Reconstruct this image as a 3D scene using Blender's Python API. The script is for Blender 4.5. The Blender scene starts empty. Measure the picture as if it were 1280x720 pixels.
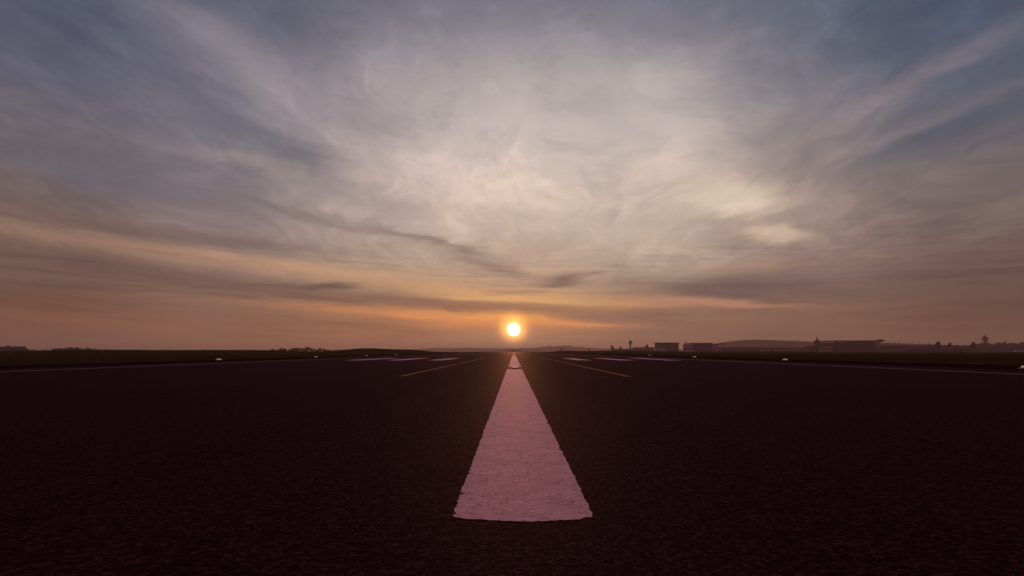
import bpy, bmesh, math, random
from mathutils import Vector, noise
R = math.radians
PI = math.pi
rnd = random.Random(7)
sc = bpy.context.scene
COL = sc.collection

# ------------------------------------------------------------------ view
F = 700.0                      # focal length in pixels of the 1280 wide photograph
CAM_Z = 1.0
TH = math.atan((439.6 - 360) / F)
YAW = math.atan(2.0 / F)


def ray(px, py):
    u, v = (px - 642) / F, (360 - py) / F
    return Vector((u, math.cos(TH) - v * math.sin(TH), math.sin(TH) + v * math.cos(TH)))


def ground(px, py):
    r = ray(px, py)
    t = -CAM_Z / r.z
    return Vector((r.x * t, r.y * t, 0))


def at(px, py, Y):
    r = ray(px, py)
    t = Y / r.y
    return Vector((r.x * t, Y, CAM_Z + r.z * t))


def lin(c):
    return tuple((v / 255 / 12.92) if v / 255 <= 0.04045 else ((v / 255 + 0.055) / 1.055) ** 2.4 for v in c)


# ------------------------------------------------------------------ helpers
def tag(o, label=None, cat=None, group=None, kind=None):
    if label: o['label'] = label
    if cat: o['category'] = cat
    if group: o['group'] = group
    if kind: o['kind'] = kind
    return o


def empty(name, loc, rz=0.0):
    o = bpy.data.objects.new(name, None)
    COL.objects.link(o)
    o.location = loc
    o.rotation_euler = (0, 0, rz)
    o.empty_display_size = 0.5
    return o


def link(name, me, mat, parent=None, smooth=False):
    o = bpy.data.objects.new(name, me)
    COL.objects.link(o)
    if mat: me.materials.append(mat)
    if smooth:
        for p in me.polygons: p.use_smooth = True
    if parent: o.parent = parent
    return o


def copy_tree(o, parent=None):
    c = o.copy()
    COL.objects.link(c)
    c.parent = parent
    for ch in list(o.children):
        copy_tree(ch, c)
    return c


class MB:
    """collects shapes into one mesh"""
    def __init__(self):
        self.v, self.f = [], []

    def add(self, vs, fs):
        b = len(self.v)
        self.v += [tuple(p) for p in vs]
        self.f += [tuple(b + i for i in f) for f in fs]
        return self

    def box(self, x0, x1, y0, y1, z0, z1):
        return self.add([(x0, y0, z0), (x1, y0, z0), (x1, y1, z0), (x0, y1, z0),
                         (x0, y0, z1), (x1, y0, z1), (x1, y1, z1), (x0, y1, z1)],
                        [(0, 3, 2, 1), (4, 5, 6, 7), (0, 1, 5, 4), (1, 2, 6, 5), (2, 3, 7, 6), (3, 0, 4, 7)])

    def prism(self, pts, axis, a, b):
        """outline pts (2D) extruded along axis between a and b"""
        n = len(pts)
        def mk(p, t):
            if axis == 'x': return (t, p[0], p[1])
            if axis == 'y': return (p[0], t, p[1])
            return (p[0], p[1], t)
        vs = [mk(p, a) for p in pts] + [mk(p, b) for p in pts]
        fs = [tuple(range(n))[::-1], tuple(range(n, 2 * n))]
        fs += [(i, (i + 1) % n, n + (i + 1) % n, n + i) for i in range(n)]
        return self.add(vs, fs)

    def lathe(self, prof, n=16, cx=0, cy=0, axis='z', cz=0):
        """prof: (radius, height) pairs; closed with end caps"""
        vs, fs = [], []
        for r, h in prof:
            for k in range(n):
                a = 2 * PI * k / n
                c, s = r * math.cos(a), r * math.sin(a)
                vs.append((cx + c, cy + s, cz + h) if axis == 'z' else (cx + c, cy + h, cz + s))
        m = len(prof)
        for j in range(m - 1):
            for k in range(n):
                q = (j * n + k, j * n + (k + 1) % n, (j + 1) * n + (k + 1) % n, (j + 1) * n + k)
                fs.append(q if axis == 'z' else q[::-1])
        fs.append(tuple(range(n))[::-1])
        fs.append(tuple((m - 1) * n + k for k in range(n)))
        return self.add(vs, fs)

    def tube(self, p, q, r0, r1, n=6):
        p, q = Vector(p), Vector(q)
        d = (q - p).normalized()
        u = d.orthogonal().normalized()
        w = d.cross(u)
        vs = [p + (u * math.cos(2 * PI * k / n) + w * math.sin(2 * PI * k / n)) * r0 for k in range(n)]
        vs += [q + (u * math.cos(2 * PI * k / n) + w * math.sin(2 * PI * k / n)) * r1 for k in range(n)]
        fs = [(k, (k + 1) % n, n + (k + 1) % n, n + k) for k in range(n)]
        fs += [tuple(range(n))[::-1], tuple(range(n, 2 * n))]
        return self.add(vs, fs)

    def mesh(self, name):
        me = bpy.data.meshes.new(name)
        me.from_pydata(self.v, [], self.f)
        me.update()
        bm = bmesh.new(); bm.from_mesh(me)
        if len(self.f) < 4000:
            bmesh.ops.recalc_face_normals(bm, faces=bm.faces)
        bm.to_mesh(me); bm.free()
        return me

    def build(self, name, mat, parent=None, smooth=False):
        return link(name, self.mesh(name), mat, parent, smooth)


# ------------------------------------------------------------------ node maths
class N:
    """builds math nodes from Python expressions"""
    tree = None

    def __init__(self, s): self.s = s

    @staticmethod
    def m(op, *a, clamp=False):
        n = N.tree.nodes.new('ShaderNodeMath')
        n.operation = op
        n.use_clamp = clamp
        for i, x in enumerate(a):
            if isinstance(x, N): N.tree.links.new(x.s, n.inputs[i])
            else: n.inputs[i].default_value = x
        return N(n.outputs[0])

    def __add__(s, o): return N.m('ADD', s, o)
    __radd__ = __add__
    def __sub__(s, o): return N.m('SUBTRACT', s, o)
    def __rsub__(s, o): return N.m('SUBTRACT', o, s)
    def __mul__(s, o): return N.m('MULTIPLY', s, o)
    __rmul__ = __mul__
    def __truediv__(s, o): return N.m('DIVIDE', s, o)
    def clamp(s): return N.m('ADD', s, 0.0, clamp=True)


def smooth(x, a, b):
    n = N.tree.nodes.new('ShaderNodeMapRange')
    n.interpolation_type = 'SMOOTHSTEP'
    N.tree.links.new(x.s, n.inputs[0])
    n.inputs[1].default_value = a; n.inputs[2].default_value = b
    n.inputs[3].default_value = 0; n.inputs[4].default_value = 1
    return N(n.outputs[0])


def vec(x, y, z):
    n = N.tree.nodes.new('ShaderNodeCombineXYZ')
    for i, v in enumerate((x, y, z)):
        if isinstance(v, N): N.tree.links.new(v.s, n.inputs[i])
        else: n.inputs[i].default_value = v
    return n.outputs[0]


def tex_noise(v, scale=1.0, detail=5.0, rough=0.55, dist=0.0):
    n = N.tree.nodes.new('ShaderNodeTexNoise')
    N.tree.links.new(v, n.inputs['Vector'])
    n.inputs['Scale'].default_value = scale
    n.inputs['Detail'].default_value = detail
    n.inputs['Roughness'].default_value = rough
    n.inputs['Distortion'].default_value = dist
    return N(n.outputs[0])


def mix(a, b, f, mode='MIX'):
    n = N.tree.nodes.new('ShaderNodeMix')
    n.data_type = 'RGBA'; n.blend_type = mode
    for s, v in ((n.inputs['Factor'], f), (n.inputs['A'], a), (n.inputs['B'], b)) if False else \
            ((n.inputs[0], f), (n.inputs[6], a), (n.inputs[7], b)):
        if isinstance(v, N): N.tree.links.new(v.s, s)
        elif isinstance(v, (int, float)): s.default_value = v
        elif isinstance(v, tuple): s.default_value = (*v[:3], 1)
        else: N.tree.links.new(v, s)
    return n.outputs[2]


# ------------------------------------------------------------------ materials
def material(name, base, rough=0.8, spec=0.3, var=None, var_scale=3.0, var_amount=0.5, bump=None, emit=None, metallic=0.0):
    """base colour varied by noise; bump = (scale, strength, distance)"""
    m = bpy.data.materials.new(name)
    m.use_nodes = True
    t = m.node_tree
    N.tree = t
    b = t.nodes['Principled BSDF']
    b.inputs['Roughness'].default_value = rough
    b.inputs['Specular IOR Level'].default_value = spec
    b.inputs['Metallic'].default_value = metallic
    tc = t.nodes.new('ShaderNodeTexCoord').outputs['Object']
    if var is None: var = tuple(c * 0.7 for c in base)
    n = tex_noise(tc, var_scale, 6, 0.6)
    f = smooth(n, 0.35, 0.68) * var_amount
    t.links.new(mix(base, var, f), b.inputs['Base Color'])
    if bump:
        bn = t.nodes.new('ShaderNodeBump')
        bn.inputs['Strength'].default_value = bump[1]
        bn.inputs['Distance'].default_value = bump[2]
        t.links.new(tex_noise(tc, bump[0], 4, 0.6).s, bn.inputs['Height'])
        t.links.new(bn.outputs[0], b.inputs['Normal'])
    if emit:
        b.inputs['Emission Color'].default_value = (*emit[0], 1)
        b.inputs['Emission Strength'].default_value = emit[1]
    return m


def asphalt_material():
    m = bpy.data.materials.new('asphalt')
    m.use_nodes = True
    t = m.node_tree; N.tree = t
    b = t.nodes['Principled BSDF']
    tc = t.nodes.new('ShaderNodeTexCoord').outputs['Object']
    s = t.nodes.new('ShaderNodeSeparateXYZ'); t.links.new(tc, s.inputs[0])
    x, y = N(s.outputs[0]), N(s.outputs[1])
    big = tex_noise(tc, 0.12, 5, 0.6)
    lane = tex_noise(vec(x * 0.8, y * 0.02, 0.0), 1.0, 4, 0.6)
    chips = t.nodes.new('ShaderNodeTexVoronoi'); chips.inputs['Scale'].default_value = 42
    t.links.new(tc, chips.inputs['Vector'])
    sepc = t.nodes.new('ShaderNodeSeparateColor'); t.links.new(chips.outputs['Color'], sepc.inputs[0])
    stone = smooth(N(sepc.outputs[0]), 0.62, 1.0)
    clump = tex_noise(tc, 15, 6, 0.72)
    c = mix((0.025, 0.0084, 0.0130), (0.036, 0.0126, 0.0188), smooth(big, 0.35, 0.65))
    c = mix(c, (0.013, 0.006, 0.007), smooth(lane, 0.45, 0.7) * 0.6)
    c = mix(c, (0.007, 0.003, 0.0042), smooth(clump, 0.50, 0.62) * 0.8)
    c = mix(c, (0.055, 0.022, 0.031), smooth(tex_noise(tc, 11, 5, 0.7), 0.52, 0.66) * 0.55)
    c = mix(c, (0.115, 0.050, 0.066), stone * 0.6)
    t.links.new(c, b.inputs['Base Color'])
    b.inputs['Roughness'].default_value = 0.75
    b.inputs['Specular IOR Level'].default_value = 0.0018
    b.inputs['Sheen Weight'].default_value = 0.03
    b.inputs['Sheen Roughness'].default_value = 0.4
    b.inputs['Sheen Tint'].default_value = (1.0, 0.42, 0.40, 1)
    h = N(chips.outputs['Distance']) * -0.6 + tex_noise(tc, 38, 5, 0.65) * 1.2 + tex_noise(tc, 6, 3, 0.5) * 1.4
    bn = t.nodes.new('ShaderNodeBump')
    bn.inputs['Strength'].default_value = 1.0
    bn.inputs['Distance'].default_value = 0.022
    t.links.new(h.s, bn.inputs['Height'])
    t.links.new(bn.outputs[0], b.inputs['Normal'])
    return m


def paint_material(name, base, worn, wear, specks=True):
    """road paint over aggregate: bumps, hairline crack lines, chips where the asphalt shows"""
    m = bpy.data.materials.new(name)
    m.use_nodes = True
    t = m.node_tree; N.tree = t
    b = t.nodes['Principled BSDF']
    tc = t.nodes.new('ShaderNodeTexCoord').outputs['Object']
    s = t.nodes.new('ShaderNodeSeparateXYZ'); t.links.new(tc, s.inputs[0])
    x, y = N(s.outputs[0]), N(s.outputs[1])
    n1 = tex_noise(tc, 3.0, 6, 0.65)
    n2 = tex_noise(tc, 22, 5, 0.6)
    n3 = tex_noise(tc, 55, 3, 0.6)
    n4 = tex_noise(vec(x * 10, y * 8, 0.0), 1.0, 6, 0.72)
    c = mix(base, tuple(v * 0.80 for v in base), smooth(n1, 0.35, 0.7))
    c = mix(c, tuple(v * 0.48 for v in base), smooth(n4, 0.49, 0.68) * 0.75)
    c = mix(c, worn, smooth(n2, 0.60, 0.68) * wear)
    c = mix(c, worn, smooth(n3, 0.64, 0.71) * wear)
    if specks:
        cr_ = N.m('ABSOLUTE', y + x * 1.2 - 7.5 + (n1 - 0.5) * 0.5 + (n2 - 0.5) * 0.12)
        c = mix(c, worn, (1.0 - smooth(cr_, 0.004, 0.022)) * 0.75)
    t.links.new(c, b.inputs['Base Color'])
    b.inputs['Roughness'].default_value = 0.7
    b.inputs['Specular IOR Level'].default_value = 0.03
    pv_ = t.nodes.new('ShaderNodeTexVoronoi'); pv_.inputs['Scale'].default_value = 24
    t.links.new(tc, pv_.inputs['Vector'])
    sc_ = t.nodes.new('ShaderNodeSeparateColor'); t.links.new(pv_.outputs['Color'], sc_.inputs[0])
    pit = (1.0 - smooth(N(pv_.outputs['Distance']) + (n3 - 0.5) * 0.3, 0.20, 0.34)) * smooth(N(sc_.outputs[0]), 0.86, 0.90)
    c = mix(c, worn, pit * 0.8)
    t.links.new(c, b.inputs['Base Color'])
    vo = t.nodes.new('ShaderNodeTexVoronoi'); vo.inputs['Scale'].default_value = 42
    vo.feature = 'SMOOTH_F1'
    t.links.new(tc, vo.inputs['Vector'])
    h = N(vo.outputs['Distance']) * -1.1 + tex_noise(tc, 24, 5, 0.65) * 2.2 + tex_noise(tc, 9, 3, 0.5) * 1.8
    bn = t.nodes.new('ShaderNodeBump')
    bn.inputs['Strength'].default_value = 0.85
    bn.inputs['Distance'].default_value = 0.016
    t.links.new(h.s, bn.inputs['Height'])
    t.links.new(bn.outputs[0], b.inputs['Normal'])
    return m


M = {}
M['asphalt'] = asphalt_material()
M['shoulder'] = material('shoulder asphalt', (0.020, 0.009, 0.009), 0.85, 0.0, (0.028, 0.014, 0.012), 0.3, 0.8, (40, 0.6, 0.006))
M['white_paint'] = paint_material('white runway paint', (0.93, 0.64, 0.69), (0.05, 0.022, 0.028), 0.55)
M['worn_paint'] = paint_material('worn edge paint', (0.24, 0.15, 0.16), (0.05, 0.035, 0.035), 0.7)
M['yellow_paint'] = paint_material('yellow runway paint', (0.44, 0.19, 0.08), (0.06, 0.04, 0.03), 0.5)
M['grass_soil'] = material('grass ground', (0.050, 0.041, 0.012), 0.95, 0.0, (0.064, 0.042, 0.014), 0.05, 0.9, (2.0, 0.6, 0.15))
M['blade'] = material('grass blade', (0.062, 0.054, 0.014), 0.9, 0.0, (0.078, 0.055, 0.018), 0.4, 0.9)
M['leaf'] = material('tree leaves', (0.060, 0.062, 0.030), 0.8, 0.1, (0.045, 0.050, 0.020), 0.2, 0.8)
M['bark'] = material('bark', (0.06, 0.045, 0.035), 0.9, 0.1, None, 2)
M['hill'] = material('wooded hill', (0.045, 0.044, 0.018), 0.95, 0.0, (0.035, 0.040, 0.018), 0.02, 0.9)
M['concrete'] = material('concrete', (0.16, 0.12, 0.11), 0.85, 0.1, (0.12, 0.095, 0.09), 0.15, 0.6)
M['dark_clad'] = material('dark cladding', (0.035, 0.022, 0.028), 0.7, 0.2, (0.026, 0.017, 0.02), 0.1, 0.6)
M['brown_clad'] = material('brown cladding', (0.055, 0.026, 0.024), 0.7, 0.2, (0.045, 0.022, 0.02), 0.1, 0.6)
M['roof'] = material('roof sheet', (0.03, 0.018, 0.016), 0.7, 0.2, (0.022, 0.014, 0.014), 0.1, 0.6)
M['pale_panel'] = material('pale panel', (0.30, 0.22, 0.26), 0.6, 0.2, (0.25, 0.19, 0.22), 0.1, 0.5)
M['dark_violet'] = material('violet grey concrete', (0.09, 0.055, 0.075), 0.8, 0.1, None, 0.2, 0.4)
M['glass'] = material('dark glazing', (0.03, 0.028, 0.035), 0.15, 0.5, None, 0.2, 0.4)
M['steel'] = material('grey steel', (0.07, 0.05, 0.045), 0.5, 0.4, None, 1.0, 0.4)
M['jet_white'] = material('airliner paint', (0.12, 0.085, 0.08), 0.5, 0.2, (0.10, 0.07, 0.07), 0.3, 0.4)
M['jet_dark'] = material('engine nacelle', (0.035, 0.022, 0.02), 0.5, 0.2, None, 0.8, 0.4)
M['rubber'] = material('tyre rubber', (0.03, 0.025, 0.025), 0.9, 0.2, None, 3, 0.4)
M['fixture'] = material('light fixture body', (0.42, 0.36, 0.34), 0.6, 0.3, (0.3, 0.25, 0.24), 8, 0.6, (30, 0.3, 0.003))
M['lens'] = material('lit lamp lens', (0.75, 0.66, 0.62), 0.7, 0.05, None, 6, 0.2, None, ((1.0, 0.62, 0.5), 0.26))
M['van'] = material('vehicle paint', (0.75, 0.68, 0.66), 0.35, 0.4, (0.68, 0.6, 0.6), 1, 0.4)

# ------------------------------------------------------------------ terrain
MOUNDS = [(-91, 350, 12, 60, 2.6), (-84, 450, 17, 70, 2.5), (-183, 250, 42, 60, 1.6), (-134, 300, 30, 60, 1.5),
          (-250, 330, 60, 70, 1.3), (120, 620, 70, 90, 2.3), (60, 700, 14, 90, 1.6), (300, 700, 90, 90, 1.6),
          (560, 760, 160, 110, 1.1)]


def gz(x, y):
    h = 0
    for cx, cy, sx, sy, a in MOUNDS:
        h += a * math.exp(-((x - cx) / sx) ** 2 - ((y - cy) / sy) ** 2)
    k = min(1, max(0, (abs(x) - 38) / 14)); k = k * k * (3 - 2 * k)
    if y < 800:
        h += 0.10 * (noise.noise((x * 0.05, y * 0.03, 3.1)) + 0.3) * (1 if y > 0 else 0)
    return max(-0.03, h * k * 1.0 - 0.03)


def axis(lims):
    out = []
    for a, b, n in lims:
        out += [a + (b - a) * i / n for i in range(n)]
    return out + [lims[-1][1]]


xs = axis([(-5800, -800, 16), (-800, -320, 20), (-320, -36, 90), (-36, 36, 4), (36, 330, 70), (330, 900, 24), (900, 5800, 16)])
ys = axis([(-300, 0, 6), (0, 160, 30), (160, 560, 80), (560, 1000, 40), (1000, 8400, 20)])
mb = MB()
mb.v = [(x, y, gz(x, y)) for y in ys for x in xs]
nx = len(xs)
mb.f = [(j * nx + i, j * nx + i + 1, (j + 1) * nx + i + 1, (j + 1) * nx + i) for j in range(len(ys) - 1) for i in range(nx - 1)]
tag(mb.build('ground', M['grass_soil'], smooth=True), 'dark grass field stretching to the horizon', kind='structure')


def sheet(name, mat, x0, x1, y0, y1, z, parent=None, step=None):
    n = max(1, int((y1 - y0) / (step or 1e9)))
    mb = MB()
    for i in range(n):
        a, b = y0 + (y1 - y0) * i / n, y0 + (y1 - y0) * (i + 1) / n
        mb.add([(x0, a, z), (x1, a, z), (x1, b, z), (x0, b, z)], [(0, 1, 2, 3)])
    return mb.build(name, mat, parent)


runway = tag(sheet('runway', M['asphalt'], -29.5, 27.5, -300, 3200, 0.0), 'dark asphalt runway running straight to the sun', kind='structure')
for a, b in ((-36.5, -29.5), (27.5, 36.5)):
    tag(sheet('shoulder', M['shoulder'], a, b, -300, 3200, -0.004), 'asphalt shoulder beside the runway', kind='structure')


def ragged(name, mat, x0, x1, y0, y1, z, parent, amp=0.012, step=0.03, near_round=0.0, thick=0.004, seed=0):
    """painted marking with worn, uneven edges, cut fine close to the viewer and coarse further away"""
    ysl = [y0]
    while ysl[-1] < y1:
        ysl.append(min(y1, ysl[-1] + step * max(1.0, (max(ysl[-1], 0.1) / 4.0) ** 1.5)))
    nxs = 40 if near_round else 8
    def w(t, s):
        a = noise.noise((t * 6.3, s, seed)); b = noise.noise((t * 17, s + 5, seed)); c = noise.noise((t * 47, s + 8, seed)); d = noise.noise((t * 2.1, s + 3, seed))
        return amp * (1.6 * max(0.0, b - 0.22) * (1.4 + 2 * d) * 1.6 - 1.2 * max(0.0, -a - 0.25) * 1.5 + 0.55 * c * (0.5 + abs(d) * 2) + 0.4 * d)
    rows = []
    for y in ysl:
        a, b = x0 + w(y, 1.0), x1 - w(y, 9.0)
        if near_round and y < y0 + 0.16:
            u = 1 - max(0.0, y - y0) / 0.16
            ins = 0.06 * (1 - math.sqrt(max(0.0, 1 - u * u)))
            a += ins; b -= ins
        rows.append([(a + (b - a) * i / nxs, y, z) for i in range(nxs + 1)])
    if near_round:
        # blunt, slightly bowed near end
        rows[0] = [(p[0], y0 - near_round * (1 - (2 * i / nxs - 1.0) ** 2) + near_round * 0.5 + 2.2 * w(p[0] * 1.5, 20) + 0.012 * noise.noise((p[0] * 7, 3.3, 0)), z) for i, p in enumerate(rows[0])]
        rows = [rows[0]] + [r for r in rows[1:] if r[0][1] > y0 + near_round]
    mb = MB()
    k = nxs + 1
    for r in rows: mb.v += r
    mb.f = [(j * k + i, j * k + i + 1, (j + 1) * k + i + 1, (j + 1) * k + i) for j in range(len(rows) - 1) for i in range(nxs)]
    # a skirt gives the paint its thickness
    for line in ([j * k for j in range(len(rows))][::-1], [j * k + nxs for j in range(len(rows))]):
        base = len(mb.v)
        mb.v += [(mb.v[i][0], mb.v[i][1], z - thick) for i in line]
        mb.f += [(line[q], base + q, base + q + 1, line[q + 1]) for q in range(len(line) - 1)]
    return mb.build(name, mat, parent)


CX0, CX1 = -0.377, 0.487
g0 = ground(653, 650).y
g1 = ground(642, 461.3).y
g2 = ground(642, 458.7).y
ragged('centreline_stripe', M['white_paint'], CX0, CX1, g0, g1, 0.0012, runway, 0.011, 0.012, near_round=0.05, thick=0.0012, seed=1.5)
ragged('centreline_stripe', M['white_paint'], CX0 + 0.02, CX1 + 0.02, g2, 150, 0.006, runway, 0.02, 0.2, seed=4.5)
for k in range(14):
    y = 185 + 50 * k
    ragged('centreline_stripe', M['white_paint'], CX0, CX1, y, y + 30, 0.006, runway, 0.01, 0.5, seed=k)
for cx in (-18.8, -14.0, -9.1, 8.3, 13.2, 18.7):
    d = 0.9
    ragged('touchdown_bar', M['white_paint'], cx - d, cx + d, 65.5, 88.5, 0.006, runway, 0.05, 0.1, seed=cx)
ragged('edge_line', M['worn_paint'], -26.0, -25.2, -50, 900, 0.006, runway, 0.03, 0.2, seed=2.2)
ragged('edge_line', M['worn_paint'], 22.2, 23.0, -50, 900, 0.006, runway, 0.03, 0.2, seed=3.2)
ragged('guide_line', M['yellow_paint'], -4.70, -4.48, ground(497, 470.3).y, 95, 0.006, runway, 0.01, 0.2, seed=5.2)
ragged('guide_line', M['yellow_paint'], 4.54, 4.76, ground(792, 470.8).y, 95, 0.006, runway, 0.01, 0.2, seed=6.2)

# pale concrete taxiways seen edge on at the right
tag(sheet('taxiway', M['concrete'], 330, 1200, 640, 690, 0.01), 'pale concrete taxiway crossing the grass', kind='structure')
tag(sheet('apron', M['concrete'], 150, 1900, 980, 2600, 0.008), 'concrete apron around the terminals', kind='structure')

# ------------------------------------------------------------------ airfield lights
def make_edge_light():
    t = empty('edge_light', (0, 0, 0))
    m = MB(); m.lathe([(0.50, -0.03), (0.50, 0.02), (0.46, 0.035)], 20); m.build('base_pad', M['fixture'], t)
    m = MB(); m.lathe([(0.40, 0.035), (0.36, 0.075), (0.34, 0.08)], 20); m.build('collar', M['steel'], t, True)
    m = MB(); m.lathe([(0.34, 0.08), (0.335, 0.14), (0.27, 0.185), (0.12, 0.205), (0.02, 0.208)], 20); m.build('lens', M['lens'], t, True)
    return t


spots = [((273, 450.2), 'lit low edge light on the left grass margin, nearest on that side'),
         ((395, 446.5), 'lit low edge light on the left margin, second nearest on that side'),
         ((458, 444.7), 'small lit edge light left of the runway below the higher grass mound'),
         ((495, 443.5), 'farthest lit edge light on the left, a tiny pale spot near the flat horizon'),
         ((1282, 460.4), 'lit low edge light cut by the right border of the photo'),
         ((981, 450.3), 'lit low edge light on the right margin in line with the wooded hill'),
         ((868, 446.7), 'lit low edge light on the right margin under the twin-block building'),
         ((812, 444.3), 'farthest lit edge light on the right, under the long low building')]
proto = make_edge_light()
for i, (p, lab) in enumerate(spots):
    o = proto if i == 0 else copy_tree(proto)
    g = ground(*p)
    o.location = (g.x, g.y, -0.004 if abs(g.x) < 36 else -0.03)
    o.scale = (0.8, 0.8, 0.8)
    tag(o, lab, 'runway light', 'edge lights along the runway')

# flush light in the gap of the centreline
t = tag(empty('centreline_light', (0.075, (g1 + g2) / 2, 0)), 'flush round light in the dark gap of the white centreline', 'runway light')
m = MB(); m.lathe([(0.30, 0.0), (0.30, 0.008), (0.20, 0.015)], 24); m.build('ring', M['fixture'], t)
m = MB(); m.lathe([(0.19, 0.012), (0.185, 0.085), (0.14, 0.105), (0.03, 0.11)], 20); m.build('lens', M['lens'], t, True)

# ------------------------------------------------------------------ airliners
def make_airliner(pods=((5.8, 1.62, 0.0),)):
    """nose towards -Y, wheels on z = 0, about 36 m span; pods = (offset, height, setback) of the engines on each side"""
    t = empty('airliner', (0, 0, 0))
    m = MB()
    L = [(0.05, -18.6), (0.8, -18.2), (1.4, -17.2), (1.85, -15.4), (1.98, -13), (1.98, 6), (1.8, 10), (1.3, 14), (0.7, 17.6), (0.25, 19)]
    m.lathe(L, 20, axis='y', cz=3.6)
    n = 20
    for j, (r, h) in enumerate(L):
        up = 0 if h < 6 else 1.1 * ((h - 6) / 13) ** 1.5
        for k in range(n):
            x, y, z = m.v[j * n + k]; m.v[j * n + k] = (x, y, z + up)
    fu = m.build('fuselage', M['jet_white'], t, True)
    m = MB(); m.box(-0.75, 0.75, -17.35, -16.75, 4.45, 4.95); m.build('windscreen', M['glass'], fu)
    for s in (-1, 1):
        m = MB()
        out = [(1.5, -3.4, 2.6, 0.45), (6.5, -0.6, 3.0, 0.35), (17.4, 4.4, 4.1, 0.12), (17.4, 6.0, 4.1, 0.12), (6.5, 4.0, 3.0, 0.3), (1.5, 4.4, 2.6, 0.45)]
        vs = [(s * x, y, z - h) for x, y, z, h in out] + [(s * x, y, z + h) for x, y, z, h in out]
        m.add(vs, [(0, 1, 2, 3, 4, 5)[::-1], (6, 7, 8, 9, 10, 11)] + [(i, (i + 1) % 6, 6 + (i + 1) % 6, 6 + i) for i in range(6)])
        w = m.build('wing', M['jet_white'], t)
        m = MB(); m.prism([(4.6, 4.0), (6.1, 4.0), (6.2, 6.3), (5.6, 6.3)], 'x', s * 17.3, s * 17.5); m.build('winglet', M['jet_dark'], w)
        for ex, ez, ey in pods:
            m = MB(); m.lathe([(0.95, -4.9), (1.12, -4.5), (1.15, -3.0), (0.95, -0.6), (0.6, 0.5)], 18, cx=s * ex, axis='y', cz=ez)
            m.v = [(x, y + ey, z) for x, y, z in m.v]
            m.box(s * ex - 0.18, s * ex + 0.18, -3.2 + ey, 0.8 + ey, ez + 0.7, ez + 1.4)
            m.build('engine', M['jet_dark'], t, False)
        m = MB()
        vs = []
        for dz in (-0.12, 0.12):
            vs += [(s * 0.5, 13.8, 5.0 + dz), (s * 6.0, 17.0, 5.5 + dz), (s * 6.0, 18.4, 5.5 + dz), (s * 0.5, 17.4, 5.0 + dz)]
        m.add(vs, [(3, 2, 1, 0), (4, 5, 6, 7)] + [(i, (i + 1) % 4, 4 + (i + 1) % 4, 4 + i) for i in range(4)])
        m.build('tailplane', M['jet_white'], t)
        m = MB(); m.tube((s * 2.9, 2.4, 2.4), (s * 2.9, 2.4, 0.5), 0.16, 0.14, 8)
        g = m.build('landing_gear', M['steel'], t)
        for dx in (-0.35, 0.35):
            m = MB()
            pts = [(2.4 + 0.55 * math.cos(a * PI / 8), 0.55 + 0.55 * math.sin(a * PI / 8)) for a in range(16)]
            m.prism(pts, 'x', s * 2.9 + dx - 0.16, s * 2.9 + dx + 0.16); m.build('wheel', M['rubber'], g)
    m = MB(); m.prism([(10.4, 5.2), (15.6, 11.6), (18.2, 11.6), (18.0, 5.6)], 'x', -0.3, 0.3)
    m.build('tail_fin', M['jet_dark'], t)
    m = MB(); m.tube((0, -13.6, 2.2), (0, -13.6, 0.4), 0.13, 0.11, 8)
    g = m.build('nose_gear', M['steel'], t)
    for dx in (-0.22, 0.22):
        m = MB()
        pts = [(-13.6 + 0.4 * math.cos(a * PI / 8), 0.4 + 0.4 * math.sin(a * PI / 8)) for a in range(16)]
        m.prism(pts, 'x', dx - 0.1, dx + 0.1); m.build('wheel', M['rubber'], g)
    return t


plane = make_airliner(((5.6, 1.7, 0.0), (11.6, 2.2, 2.6)))
p = at(642, 439.5, 1700)
plane.location = (p.x, 1700, 0.0)
plane.scale = (1.36, 1.36, 1.36)
tag(plane, 'four-engined airliner seen head on, standing on the runway beneath the sun', 'airliner')
# pixel x of the fin, pixel y of its tip, distance, heading, label
parked = [(764.5, 431.8, 1650, R(96), 'parked airliner with a tall swept tail fin, leftmost near the slim control tower'),
          (775, 433.0, 1740, R(88), 'parked airliner with a small tail fin right beside the slim control tower'),
          (809, 430.7, 1800, R(-90), 'parked airliner whose tail fin rises behind the long low building'),
          (1172.5, 426.8, 1060, R(-96), 'parked airliner with the tallest slanted tail fin, before the right terminal pier'),
          (1187, 428.4, 1150, R(-84), 'parked airliner with the smaller upright tail fin, before the right pier'),
          (1216.5, 427.6, 1090, R(-95), 'parked airliner with a tail fin at the right pier end near the far tower')]
twin = make_airliner()
for i, (px, top, Y, rz, lab) in enumerate(parked):
    o = twin if i == 0 else copy_tree(twin)
    k = at(px, top, Y).z / 11.6
    p = at(px, 438, Y)
    fin = Vector((-math.sin(rz) * 16.5 * k, math.cos(rz) * 16.5 * k, 0))
    o.location = (p.x - fin.x, Y - fin.y, 0.0)
    o.rotation_euler = (0, 0, rz)
    o.scale = (k, k, k)
    tag(o, lab, 'airliner', 'airliners parked by the terminals')

# ------------------------------------------------------------------ buildings
def span(px0, px1, Y):
    return at(px0, 438, Y).x, at(px1, 438, Y).x


def hz(py, Y):
    return at(642, py, Y).z


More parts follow.
